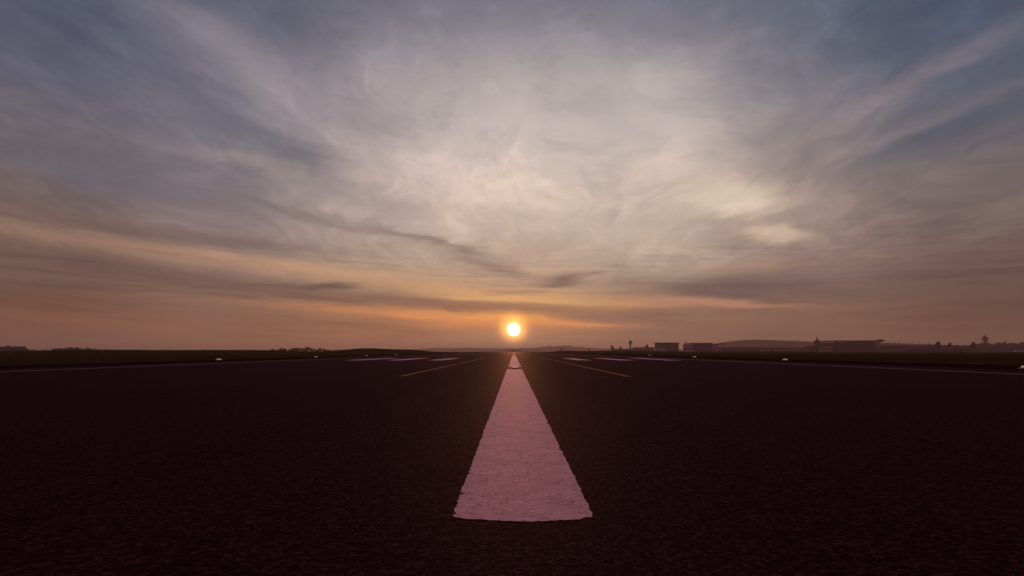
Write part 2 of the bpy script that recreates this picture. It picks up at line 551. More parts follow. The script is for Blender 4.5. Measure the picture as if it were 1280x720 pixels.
def tower(px, Y, top, cab_lo, cab_hi, shaft_w, cab_w, lab, name='control_tower', mat='concrete'):
    x = at(px, 430, Y).x
    k = Y / F
    t = tag(empty(name, (x, Y, 0)), lab, 'control tower')
    zc0, zc1, zt = hz(cab_lo, Y), hz(cab_hi, Y), hz(top, Y)
    r, rc = shaft_w * k / 2, cab_w * k / 2
    m = MB(); m.lathe([(r * 1.35, 0), (r, 4), (r * 0.92, zc0 - 2), (rc * 0.75, zc0)], 12); m.build('shaft', M[mat], t)
    m = MB(); m.lathe([(rc * 0.8, zc0), (rc, zc0 + (zc1 - zc0) * 0.2), (rc, zc0 + (zc1 - zc0) * 0.45)], 12); m.build('gallery', M[mat], t)
    m = MB(); m.lathe([(rc * 0.86, zc0 + (zc1 - zc0) * 0.45), (rc * 0.98, zc0 + (zc1 - zc0) * 0.92)], 12); m.build('cab_glazing', M['glass'], t)
    m = MB(); m.lathe([(rc * 1.02, zc0 + (zc1 - zc0) * 0.92), (rc * 0.9, zc1), (rc * 0.5, zc1 + 0.4)], 12); m.build('cab_roof', M['roof'], t)
    m = MB(); m.lathe([(rc * 0.45, zc1 + 0.4), (rc * 0.45, zt * 0.97), (rc * 0.2, zt)], 10); m.build('radar_housing', M[mat], t)
    m = MB(); m.tube((0, 0, zt), (0, 0, zt + 4), 0.25, 0.12, 6); m.build('antenna', M['steel'], t)
    return t


tower(787.8, 1900, 425.2, 429.4, 427.0, 2.2, 4.6, 'slim control tower standing alone left of the low buildings')
tower(1230.5, 1800, 419.3, 424.6, 421.9, 4.2, 7.0, 'stout control tower with a broad cab, standing at the far right end', mat='dark_violet')


def building(name, px0, px1, Y, top, depth, mat, lab, roof_over=1.5, roof_t=1.2, windows=0, cat='building', wall_top=None):
    x0, x1 = span(px0, px1, Y)
    cx = (x0 + x1) / 2
    w = (x1 - x0) / 2
    zt = hz(top, Y)
    t = tag(empty(name, (cx, Y, 0)), lab, cat)
    m = MB(); m.box(-w, w, 0, depth, 0, zt - roof_t); wall = m.build('wall', M[mat], t)
    m = MB(); m.box(-w - roof_over, w + roof_over, -roof_over, depth + roof_over, zt - roof_t, zt); m.build('roof', M['roof'], t)
    for i in range(windows):
        a = -w + 2 * w * (i + 0.15) / windows
        b = -w + 2 * w * (i + 0.85) / windows
        m = MB(); m.box(a, b, -0.12, 0.05, (zt - roof_t) * 0.30, (zt - roof_t) * 0.72); m.build('window', M['glass'], t)
    return t, w, zt


building('low_building', 794, 818, 1700, 434.1, 30, 'brown_clad', 'long low flat-roofed building just right of the slim control tower', windows=8)
b, w, zt = building('cargo_building', 823.5, 848.5, 1400, 428.2, 40, 'dark_clad', 'dark block with overhanging flat roof and brown left bay, left of the domed hall', 2.4, 1.6, 0)
k = 1400 / F
m = MB(); m.box(-w + 0.2, -w + 9 * k, -0.5, 0.0, 0.0 + 9, zt - 1.7); m.build('brown_bay', M['brown_clad'], b)
m = MB(); m.box(-w - 2.5 * k, -w + 8 * k, -9, -0.6, 0, 8.6); m.build('annexe', M['pale_panel'], b)
for i in range(4):
    m = MB(); m.box(-w + (10 + i * 3.7) * k, -w + (13 + i * 3.7) * k, -0.2, 0.05, 2, 9); m.build('bay_door', M['glass'], b)
b, w, zt = building('passenger_hall', 866, 890, 1400, 428.6, 45, 'dark_clad', 'dark flat-roofed hall with pale end, joined to the rounded pale rotunda', 1.6, 1.4, 6)
m = MB(); m.box(w + 1.7, w + 7 * k, 2, 26, 0, zt - 2.4); m.build('stair_core', M['pale_panel'], b)
m = MB(); m.add([(w + 7 * k, 1, zt - 5), (w + 16 * k, 1, zt - 1.5), (w + 16 * k, 20, zt - 1.5), (w + 7 * k, 20, zt - 5),
                 (w + 7 * k, 1, zt - 3), (w + 16 * k, 1, zt - 0.2), (w + 16 * k, 20, zt - 0.2), (w + 7 * k, 20, zt - 3)],
                [(0, 3, 2, 1), (4, 5, 6, 7), (0, 1, 5, 4), (1, 2, 6, 5), (2, 3, 7, 6), (3, 0, 4, 7)])
m.build('canopy', M['roof'], b)
m = MB(); m.tube((w + 15 * k, 4, 0), (w + 15 * k, 4, zt - 1.6), 0.5, 0.5, 8); m.build('canopy_post', M['steel'], b)
# rotunda
x = at(859.5, 430, 1405).x
t = tag(empty('rotunda', (x, 1405, 0)), 'pale rounded rotunda with a short mast between the two dark halls', 'building')
r = 6.0 * k
m = MB(); m.lathe([(r, 0), (r, 13.5), (r * 0.97, 15.0)], 28); m.build('wall', M['pale_panel'], t, False)
m = MB(); m.lathe([(r * 1.04, 15.0), (r * 1.0, 17), (r * 0.8, 20), (r * 0.45, 22), (0.5, 22.8)], 28); m.build('dome', M['pale_panel'], t, True)
m = MB(); m.lathe([(r * 1.01, 6), (r * 1.01, 10)], 28); m.build('window_band', M['glass'], t)
m = MB(); m.tube((-2.8 * k, 0, 20.5), (-2.8 * k, 0, 28.5), 0.9, 0.6, 8); m.build('mast', M['steel'], t)

# big terminal with the wing roof
Y = 1200
k = Y / F
x0 = at(1068, 430, Y).x
t = tag(empty('terminal', (x0, Y, 0)), 'large terminal with a thin wide wing-shaped roof and pale stair cores', 'terminal')
def X(px): return (px - 1068) * k
m = MB(); m.box(X(1040), X(1095), 0, 60, 0, hz(428.6, Y)); m.build('wall', M['dark_violet'], t)
m = MB(); m.box(X(1056), X(1087), -3, -0.3, 14, hz(426.2, Y)); m.build('upper_glazing', M['glass'], t)
for a, b_ in ((1045.5, 1055.7), (1087.3, 1098)):
    m = MB(); m.box(X(a), X(b_), -4, 8, hz(428.4, Y), hz(425.6, Y) - 0.1); m.build('stair_core', M['pale_panel'], t)
m = MB()
prof = [(X(1029.5), hz(426.6, Y)), (X(1044), hz(427.0, Y)), (X(1100), hz(426.4, Y)), (X(1104), hz(426.2, Y)), (X(1104), hz(425.5, Y)), (X(1044), hz(425.6, Y)), (X(1029.5), hz(426.3, Y))]
m.prism(prof, 'y', -4.3, 48); 
m.build('roof', M['roof'], t)
m = MB(); m.lathe([(0.3, -5.2 * k), (0.9 * k, -4 * k), (1.5 * k, -1.5 * k), (1.6 * k, 1.5 * k), (1.2 * k, 4.2 * k), (0.6, 5 * k)], 16, axis='y')
m.v = [(y + X(1103.2), x + 10, z + hz(425.7, Y)) for x, y, z in m.v]
m.build('roof_pod', M['roof'], t, True)
for i in range(11):
    a = X(1042 + i * 4.8)
    m = MB(); m.box(a, a + 3.4 * k, -0.15, 0.1, 2.5, 8.5); m.build('window', M['glass'], t)
for px in (1034, 1100):
    m = MB(); m.tube((X(px), 4, 0), (X(px), 4, hz(426.7, Y)), 0.7, 0.7, 8); m.build('roof_post', M['steel'], t)

building('pale_annexe', 1026.3, 1040, 1180, 432.2, 18, 'pale_panel', 'pale pinkish box building at the left foot of the wing-roofed terminal', 0.4, 0.6, 5)
building('brown_block', 1013, 1026, 1190, 432.4, 18, 'brown_clad', 'reddish brown block left of the pale box, under the stepped tower', 0.4, 0.6, 4)
# stepped tower over it
Yt = 1260; kt = Yt / F
x = at(1021, 430, Yt).x
t = tag(empty('stepped_tower', (x, Yt, 0)), 'stepped tower with a narrow top left of the wing-roofed terminal', 'tower')
m = MB(); m.box(-3.2 * kt, 3.2 * kt, -5, 5, 0, hz(428.6, Yt)); m.build('lower_stage', M['concrete'], t)
m = MB(); m.box(-2.3 * kt, 2.3 * kt, -4, 4, hz(428.6, Yt), hz(425.4, Yt)); m.build('upper_stage', M['brown_clad'], t)
m = MB(); m.lathe([(1.0 * kt, hz(425.4, Yt)), (0.8 * kt, hz(422.6, Yt)), (0.2 * kt, hz(421.4, Yt))], 10); m.build('spire', M['brown_clad'], t)

# long pier and other low buildings on the right
b, w, zt = building('terminal_pier', 1096, 1216, 1450, 432.4, 30, 'dark_clad', 'long low dark terminal pier right of the wing-roofed terminal', 1.0, 1.0, 26)
for i in range(9):
    a = -w + 2 * w * (0.05 + 0.1 * i) + rnd.uniform(-4, 4)
    m = MB(); m.box(a, a + rnd.uniform(4, 11), 4, 12, zt, zt + rnd.uniform(1.2, 3.4)); m.build('rooftop_unit', M['roof'], b)
building('far_warehouse', 1218, 1296, 1600, 433.6, 40, 'brown_clad', 'long brown warehouse beneath the trees at the right border', 1.0, 1.0, 12)
building('grey_warehouse', 902, 1012, 1650, 434.2, 30, 'dark_clad', 'long low dark warehouse at the foot of the wooded hill', 1.0, 1.0, 20)
x = at(1255, 430, 1700).x
t = tag(empty('chimney', (x, 1700, 0)), 'short square chimney rising behind the trees near the right border', 'chimney')
m = MB(); m.box(-2.0, 2.0, -2.0, 2.0, 0, hz(427.6, 1700)); m.build('stack', M['brown_clad'], t)
m = MB(); m.box(-2.5, 2.5, -2.5, 2.5, hz(427.6, 1700), hz(426.8, 1700)); m.build('cap', M['concrete'], t)

# bright small vehicles by the right border and below the hill
def make_bus(lab, px, Y, rz=0):
    x = at(px, 438, Y).x
    t = tag(empty('apron_bus', (x, Y, 0.01), rz), lab, 'bus')
    m = MB(); m.prism([(-6, 0.55), (6, 0.55), (6, 2.5), (5.7, 3.0), (-5.8, 3.0), (-6, 2.7)], 'y', -1.25, 1.25); bd = m.build('body', M['van'], t)
    for s in (-1.262, 1.262):
        m = MB(); m.box(-5.6, 5.4, min(s, s * 0.99), max(s, s * 0.99), 1.5, 2.5); m.build('window', M['glass'], bd)
    for wx in (-3.8, 3.6):
        for s in (-1, 1):
            m = MB(); pts = [(wx + 0.5 * math.cos(a * PI / 8), 0.5 + 0.5 * math.sin(a * PI / 8)) for a in range(16)]
            m.prism(pts, 'y', s * 1.0, s * 1.28); m.build('wheel', M['rubber'], t)
    return t


make_bus('white apron bus cut by the right border, on the far edge of the grass', 1272, 720)
make_bus('white apron bus right of another, on the grass edge below the wooded hill', 973, 860)
make_bus('white apron bus left of another, on the grass edge below the wooded hill', 956, 900)

# masts and posts
def mast(px, Y, top, lab, group=None, heads=True):
    x = at(px, 430, Y).x
    t = tag(empty('floodlight_mast', (x, Y, 0)), lab, 'mast', group)
    h = hz(top, Y)
    m = MB(); m.tube((0, 0, 0), (0, 0, h), 0.8, 0.5, 8); m.build('pole', M['steel'], t)
    m = MB(); m.box(-1.6, 1.6, -0.35, 0.35, h, h + 0.7)
    m.build('lamp_bar', M['steel'], t)
    return t


for px, Y, top, lab in ((1117, 1500, 426.6, 'thin floodlight mast nearest the wing-roofed terminal'),
                        (1123.6, 1500, 425.2, 'tallest thin floodlight mast over the terminal pier'),
                        (1139.5, 1600, 427.5, 'floodlight mast over the middle of the pier, left of a close pair'),
                        (1148.5, 1600, 427.8, 'short floodlight mast over the middle of the pier, right of a close pair'),
                        (1160.3, 1550, 427.2, 'floodlight mast left of the tallest slanted tail fin'),
                        (991.5, 1900, 424.0, 'lone mast on the skyline of the wooded hill'),
                        (821, 1500, 427.6, 'mast at the left corner of the dark cargo block'),
                        (688, 1900, 432.0, 'mast left of two, rising from the hazy trees right of the sun'),
                        (697, 1950, 431.6, 'mast right of two, rising from the hazy trees right of the sun'),
                        (1127.5, 1550, 429.3, 'shortest floodlight mast over the left part of the pier')):
    mast(px, Y, top, lab, 'floodlight masts on the skyline')

# ------------------------------------------------------------------ trees
def tree_geo(mb_leaf, mb_wood, x, y, z, h, r, n, rg, poplar=False):
    """a tapered trunk with limbs and a crown of leaf clumps round several lobes"""
    mb_wood.tube((x, y, z), (x, y, z + h * 0.55), r * 0.09, r * 0.05, 6)
    lobes = []
    for i in range(rg.randint(4, 7)):
        a = rg.uniform(0, 2 * PI)
        d = r * rg.uniform(0.1, 0.6) * (0.4 if poplar else 1)
        lobes.append((x + d * math.cos(a), y + d * math.sin(a), z + h * rg.uniform(0.22, 0.82), r * rg.uniform(0.38, 0.62)))
    for lx, ly, lz, lr in lobes[:4]:
        mb_wood.tube((x, y, z + h * 0.35), (lx, ly, lz), r * 0.035, r * 0.015, 4)
    for i in range(n):
        lx, ly, lz, lr = rg.choice(lobes)
        d = Vector((rg.gauss(0, 1), rg.gauss(0, 1), rg.gauss(0, 1))).normalized() * lr * rg.uniform(0.35, 1.05)
        c = Vector((lx, ly, lz)) + d * (1 if not poplar else 0.8)
        s = r * rg.uniform(0.12, 0.3) * (1 if n > 100 else 2.0)
        u = Vector((rg.uniform(-1, 1), rg.uniform(-1, 1), rg.uniform(-1, 1))).normalized()
        w = u.orthogonal().normalized()
        q = u.cross(w)
        mb_leaf.add([c + w * s, c + q * s * 0.8, c - w * s, c - q * s * 0.7 + u * s * 0.3], [(0, 1, 2, 3)])


def make_tree(seed, h, r, n=700, poplar=False):
    rg = random.Random(seed)
    t = empty('tree', (0, 0, 0))
    lf, wd = MB(), MB()
    tree_geo(lf, wd, 0, 0, 0, h, r, n, rg, poplar)
    wd.build('trunk', M['bark'], t)
    lf.build('crown', M['leaf'], t)
    return t


protos = [make_tree(11, 9, 6.2, 1000), make_tree(12, 9, 5.2, 900), make_tree(13, 9, 7.0, 1100), make_tree(14, 11, 2.2, 500, True)]
used = set()


def place_tree(k, px, Y, top, lab, grp):
    o = protos[k] if k not in used else copy_tree(protos[k])
    used.add(k)
    x = at(px, 438, Y).x
    z0 = gz(x, Y)
    hgt = hz(top, Y) - z0
    s = hgt / (9.3 if k < 3 else 11.5)
    o.location = (x, Y, z0)
    o.scale = (s, s, s)
    o.rotation_euler = (0, 0, rnd.uniform(0, 6.28))
    tag(o, lab, 'tree', grp)


G1 = 'dark trees at the left border'
for k, px, top in ((0, 1, 433.8), (2, 8, 433.4), (1, 13, 432.6), (0, 19, 433.2), (2, 26, 434.0), (1, 33, 435.6)):
    place_tree(k, px, 1150 + 6 * px % 60, top, 'small dark round tree in the clump at the left border', G1)
G2 = 'low trees right of the left border clump'
for k, px, top in ((2, 67, 436.2), (0, 73, 435.2), (1, 79, 434.4), (2, 86, 434.8), (0, 94, 434.2), (1, 101, 435.2), (2, 108, 435.6)):
    place_tree(k, px, 1250 + 3 * px % 50, top, 'low tree in the small wood second from the left border', G2)
G3 = 'trees behind the left grass bank'
for i in range(14):
    px = 340 + i * 5.4
    place_tree(i % 3, px, 1300 + 17 * i % 60, 436.6 - 1.6 * math.exp(-((px - 378) / 26) ** 2) + rnd.uniform(-.4, .4), 'low tree in the row behind the grass bank left of the sun', G3)
G4 = 'trees at the right border'
for i in range(12):
    px = 1221 + i * 5.3
    place_tree(i % 3, px, 1720 + 17 * i % 60, 431.5 - 1.7 * abs(math.sin(px * 0.07)) + rnd.uniform(-.3, .3), 'dark round tree behind the brown warehouse at the right border', G4)
place_tree(3, 702, 1600, 430.8, 'slim poplar rising right of the sun beside the hazy round trees', None)
place_tree(3, 736.5, 1600, 432.2, 'slim poplar left of the slim control tower, apart from the wood', None)
place_tree(3, 568, 1650, 433.4, 'thin poplar on the left skyline between grass bank and sun', None)


def treeline(name, px0, px1, Y, tops, n, lab, seed, dens=36):
    rg = random.Random(seed)
    lf, wd = MB(), MB()
    for i in range(n):
        px = rg.uniform(px0, px1)
        yy = Y + rg.uniform(-60, 60)
        x = at(px, 438, yy).x
        f = (px - px0) / (px1 - px0) * (len(tops) - 1)
        j = min(len(tops) - 2, int(f))
        top = tops[j] + (tops[j + 1] - tops[j]) * (f - j)
        h = max(3.0, hz(top, yy) * rg.uniform(0.7, 1.03))
        tree_geo(lf, wd, x, yy, 0, h, h * rg.uniform(0.38, 0.6), dens, rg)
    lf.v += wd.v and []
    b = len(lf.v)
    lf.f += [tuple(b + i for i in f) for f in wd.f]; lf.v += wd.v
    o = lf.build(name, M['leaf'])
    return tag(o, lab, 'wood', kind='stuff')


treeline('far_wood', 500, 640, 7600, [437.5, 436.2, 435.0, 434.6, 434.2, 435.0, 435.2, 435.0], 420, 'hazy far wood left of and below the sun', 1)
treeline('far_wood', 640, 770, 7000, [435.4, 435.2, 434.0, 432.6, 432.2, 433.4, 434.5, 435.0, 436.5], 420, 'hazy far wood right of the sun with a higher rounded clump', 2)
treeline('far_wood', 395, 500, 4500, [437.5, 436.6, 437.0, 436.5, 437.2], 130, 'thin far wood just above the left grass mounds', 3)
treeline('far_wood', -30, 340, 3200, [436.0, 435.4, 436.6, 436.2, 435.4, 436.4, 437.6, 437.8, 437.6, 437.9, 437.4, 437.6], 360, 'faint low wood along the far left horizon', 5)
treeline('far_wood', 1100, 1290, 2600, [430.2, 430.8, 431.4, 431.6, 431.4, 430.8, 430.5], 260, 'hazy far wood behind the terminal pier', 4)

# wooded hill on the right
hill_prof = [(820, 0), (860, 3), (884, 6), (897, 10.3), (905, 11.6), (918, 13.2), (932, 14.6), (945, 14.8), (960, 14.0), (985, 13.2), (1010, 12.2), (1050, 11.6), (1090, 11.0), (1120, 9.8), (1150, 8.8), (1180, 7.8), (1220, 7), (1290, 5), (1360, 2), (1400, 0)]
def hprof(px):
    for (a, ha), (b, hb) in zip(hill_prof, hill_prof[1:]):
        if a <= px <= b: return ha + (hb - ha) * (px - a) / (b - a)
    return 0
mb = MB()
Yh = 3400.0
cols, rows_ = 420, 46
for j in range(rows_ + 1):
    v = j / rows_
    y = Yh - 420 + 840 * v
    for i in range(cols + 1):
        px = 815 + 590 * i / cols
        x = (px - 642) / F * Yh
        hh = hprof(px) * Yh / F
        e = max(0, math.cos((v - 0.5) * PI)) ** 0.8
        nz = noise.noise((x * 0.06, y * 0.06, 0)) * 5.0 + noise.noise((x * 0.15, y * 0.15, 4)) * 5.0
        mb.v.append((x, y, -0.2 + hh * e + max(0, nz) * min(1, hh / 10) * min(1, e * 3)))
mb.f = [(j * (cols + 1) + i, j * (cols + 1) + i + 1, (j + 1) * (cols + 1) + i + 1, (j + 1) * (cols + 1) + i) for j in range(rows_) for i in range(cols)]
tag(mb.build('hill', M['hill']), 'long low wooded hill behind the terminals', kind='structure')

# ------------------------------------------------------------------ grass blades on the verges and mounds
rg = random.Random(3)
gb = MB()
def blade(x, y, h):
    z = gz(x, y)
    a = rg.uniform(0, 2 * PI)
    w = rg.uniform(0.015, 0.04) * (1 + y / 120)
    dx, dy = math.cos(a) * w, math.sin(a) * w
    lx, ly = rg.uniform(-0.5, 0.5) * h, rg.uniform(-0.5, 0.5) * h
    gb.add([(x - dx, y - dy, z - 0.02), (x + dx, y + dy, z - 0.02), (x + lx, y + ly, z + h)], [(0, 1, 2)])
for i in range(52000):
    s = rg.choice((-1, 1))
    y = 20 + 480 * rg.random() ** 1.5
    x = s * (36.7 + (rg.random() ** 1.4) * (50 + y * 0.75))
    if abs(x) > y * 1.0 + 6: continue
    k = 0.6 + 0.7 * noise.noise((x * 0.12, y * 0.08, 9))
    if rg.random() > 0.35 + k * 0.6: continue
    blade(x, y, rg.uniform(0.06, 0.2) * (0.6 + k * 0.7))
for cx, cy, sx, sy, a in MOUNDS[:4]:
    for i in range(3000):
        x, y = rg.gauss(cx, sx * 0.8), rg.gauss(cy, sy * 0.5)
        if abs(x) < 40: continue
        blade(x, y, rg.uniform(0.1, 0.4))
o = gb.build('grass', M['blade'])
tag(o, 'rough grass growing along the runway margins', 'grass', kind='stuff')

# ------------------------------------------------------------------ haze
hb = MB(); hb.box(-5950, 5950, -420, 8600, -1.3, 92)
hm = bpy.data.materials.new('haze')
hm.use_nodes = True
t = hm.node_tree
t.nodes.remove(t.nodes['Principled BSDF'])
pv = t.nodes.new('ShaderNodeVolumePrincipled')
pv.inputs['Color'].default_value = (0.80, 0.72, 0.70, 1)
pv.inputs['Density'].default_value = 0.00016
pv.inputs['Density Attribute'].default_value = ''
pv.inputs['Color Attribute'].default_value = ''
pv.inputs['Temperature Attribute'].default_value = ''
pv.inputs['Anisotropy'].default_value = 0.35
t.links.new(pv.outputs[0], t.nodes['Material Output'].inputs['Volume'])
tag(hb.build('haze', hm), 'thin warm evening haze over the airfield', 'haze', kind='stuff')

# ------------------------------------------------------------------ sky
SUN_PX = (642, 412)
sd = ray(*SUN_PX).normalized()
SUN_EL = math.asin(sd.z)
SUN_AZ = math.atan2(sd.x, sd.y)

world = bpy.data.worlds.new('World')
sc.world = world
world.use_nodes = True
t = world.node_tree
N.tree = t
bg = t.nodes['Background']
gen = t.nodes.new('ShaderNodeTexCoord').outputs['Generated']
sp = t.nodes.new('ShaderNodeSeparateXYZ'); t.links.new(gen, sp.inputs[0])
dx, dy, dz = (N(sp.outputs[i]) for i in range(3))
DEG = 180 / PI
az0 = N.m('ARCTAN2', dx, dy) * DEG
el0 = N.m('ARCSINE', dz) * DEG

# planar cloud layer coordinates: streaks run towards the sun and converge there by perspective
den = N.m('MAXIMUM', dz + 0.10, 0.04)
cu, cv = dx / den, dy / den
warp = tex_noise(vec(cu * 1.0, cv * 0.55, 0.0), 1.3, 3, 0.5) - 0.5
warp2 = tex_noise(vec(cu * 1.0, cv * 0.55, 7.0), 1.3, 3, 0.5) - 0.5
cir = tex_noise(vec(cu * 1.5 + warp * 1.9 + cv * 0.12, cv * 0.60 + warp2 * 1.3, 1.7), 1.5, 5, 0.52)
fine = tex_noise(vec(cu * 3.2 + warp * 3.2, cv * 1.5 + warp2 * 2.4, 5.3), 1.6, 5, 0.58)
streak = tex_noise(vec(az0 * 0.11 + warp * 0.8, el0 * 1.7 + az0 * 0.07 + warp2 * 1.5, 9.0), 1.0, 5, 0.6)
puff = tex_noise(vec(az0 * 0.10 + warp * 1.2, el0 * 0.24 + warp2 * 0.8, 3.0), 1.0, 4, 0.56)
band = tex_noise(vec(az0 * 0.035 + warp * 0.6, el0 * 0.62 + az0 * 0.022 + warp2 * 0.9, 2.0), 1.0, 4, 0.55)

hi = smooth(el0, 4, 14)
az = az0 + (cir - 0.5) * 9.0 * hi + (puff - 0.5) * 5.0
el = el0 + (puff - 0.5) * 2.6 * smooth(el0, 1.5, 9) + (band - 0.5) * 1.5 * smooth(el0, 0.2, 3) + (cir - 0.5) * 4.0 * hi

ELS = [0.0, 0.6, 1.6, 3, 4.5, 6, 9, 13, 18, 24, 30, 35, 55, 90]
TOP = [(116, 78, 92), (132, 72, 86)]  # overhead sky out of view, tinted pink to light the ground pinkish
GRID = {
    -40: [(136, 102, 82), (132, 97, 78), (120, 84, 68), (106, 76, 64), (110, 84, 72), (116, 92, 84), (106, 89, 88), (100, 90, 92), (94, 91, 103), (82, 86, 104), (74, 82, 102), (70, 80, 101)],
    -28: [(150, 112, 88), (150, 110, 86), (146, 104, 84), (130, 100, 88), (128, 104, 92), (138, 113, 102), (128, 110, 110), (122, 113, 120), (112, 110, 122), (110, 107, 118), (92, 94, 110), (84, 87, 103)],
    -14: [(160, 120, 95), (162, 118, 92), (160, 112, 86), (158, 114, 88), (145, 116, 98), (168, 140, 114), (160, 142, 130), (165, 152, 150), (168, 158, 160), (145, 137, 143), (112, 112, 124), (97, 99, 114)],
    0: [(174, 136, 112), (178, 136, 110), (184, 134, 102), (190, 128, 92), (172, 128, 100), (180, 145, 115), (170, 152, 140), (186, 173, 163), (182, 170, 168), (158, 150, 155), (110, 110, 124), (95, 100, 117)],
    14: [(152, 116, 92), (148, 113, 91), (140, 108, 90), (136, 106, 90), (146, 118, 100), (148, 126, 112), (165, 150, 138), (184, 170, 160), (172, 162, 160), (150, 143, 148), (105, 108, 125), (91, 97, 116)],
    28: [(138, 106, 84), (134, 102, 83), (128, 98, 82), (124, 96, 84), (122, 98, 86), (124, 103, 100), (140, 120, 116), (135, 122, 120), (128, 118, 122), (104, 104, 117), (80, 90, 109), (73, 85, 105)],
    40: [(126, 94, 74), (122, 90, 72), (112, 82, 68), (102, 78, 67), (99, 78, 69), (105, 83, 79), (111, 96, 95), (108, 98, 98), (88, 90, 103), (68, 80, 100), (62, 77, 98), (60, 75, 96)],
}
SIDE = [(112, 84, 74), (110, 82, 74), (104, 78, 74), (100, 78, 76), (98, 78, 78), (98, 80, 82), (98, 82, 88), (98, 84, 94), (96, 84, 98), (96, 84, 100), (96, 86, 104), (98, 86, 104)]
BACK = [(98, 66, 72), (100, 66, 74), (104, 68, 76), (108, 68, 78), (116, 70, 82), (120, 70, 84), (126, 72, 86), (126, 72, 88), (124, 74, 90), (120, 74, 90), (118, 74, 90), (118, 76, 92)]  # unseen sky behind the camera, made dusky pink to tint light on paint and asphalt
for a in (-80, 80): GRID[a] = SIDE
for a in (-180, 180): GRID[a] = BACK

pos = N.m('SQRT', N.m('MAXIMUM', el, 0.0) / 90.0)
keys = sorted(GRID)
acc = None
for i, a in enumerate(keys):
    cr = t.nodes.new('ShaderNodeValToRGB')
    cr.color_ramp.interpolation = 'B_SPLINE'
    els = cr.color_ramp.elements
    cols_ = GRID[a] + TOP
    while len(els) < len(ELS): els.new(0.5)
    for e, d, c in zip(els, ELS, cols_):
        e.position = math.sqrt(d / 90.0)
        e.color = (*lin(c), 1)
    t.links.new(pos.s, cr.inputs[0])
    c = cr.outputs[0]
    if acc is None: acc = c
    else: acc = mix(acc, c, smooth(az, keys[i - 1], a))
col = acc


def soft_exp(q):
    return N.m('EXPONENT', q * -1.0)


def blob(px, py, sx, sy, slope=0.0, wob=1.0):
    """soft elongated spot of the sky: centre and size given as they appear, turned into directions"""
    d = ray(px, py).normalized()
    a0, e0 = math.atan2(d.x, d.y) * DEG, math.asin(d.z) * DEG
    k = DEG / F
    ca, ce = 1 / (sx * k), 1 / (sy * k)
    A = N.m('MULTIPLY_ADD', azw, ca, -a0 * ca)
    S = N.m('MULTIPLY_ADD', azw, slope, elw) if slope else elw
    E = N.m('MULTIPLY_ADD', S, ce, -(e0 + a0 * slope) * ce)
    return soft_exp(N.m('MULTIPLY_ADD', E, E, A * A))


azw = az0 + (puff - 0.5) * 6.0
elw = el0 + ((puff - 0.5) * 1.0 + (band - 0.5) * 1.0 + (streak - 0.5) * 0.7) * smooth(el0, 0.3, 3) + (fine - 0.5) * 2.2 * smooth(el0, 7, 14)

# cirrus veil: lighter fibres and bluish gaps
veil = smooth(cir, 0.34, 0.70)
front = smooth(dy, -0.2, 0.35)
col = mix(col, lin((84, 88, 106)), (1.0 - veil) * 0.42 * smooth(el0, 9, 20) * smooth(N.m('ABSOLUTE', az0), 6, 26) * front)
bright = mix(col, (1.30, 1.24, 1.22), 1.0, 'MULTIPLY')
col = mix(col, bright, veil * smooth(fine, 0.40, 0.72) * 0.75 * smooth(el0, 5, 12))
dark = mix(col, (0.86, 0.86, 0.89), 1.0, 'MULTIPLY')
col = mix(col, dark, smooth(puff, 0.48, 0.72) * 0.55 * smooth(el0, 3, 8))
# low stratus streaks
dark2 = mix(col, (0.70, 0.72, 0.78), 1.0, 'MULTIPLY')
lowmask = smooth(el0, 0.6, 2.0) * (1.0 - smooth(el0, 8, 13))
col = mix(col, dark2, smooth(band, 0.50, 0.68) * 0.6 * lowmask)
warmc = mix(col, (1.15, 1.06, 0.98), 1.0, 'MULTIPLY')
col = mix(col, warmc, (1.0 - smooth(band, 0.32, 0.48)) * 0.6 * lowmask * front)

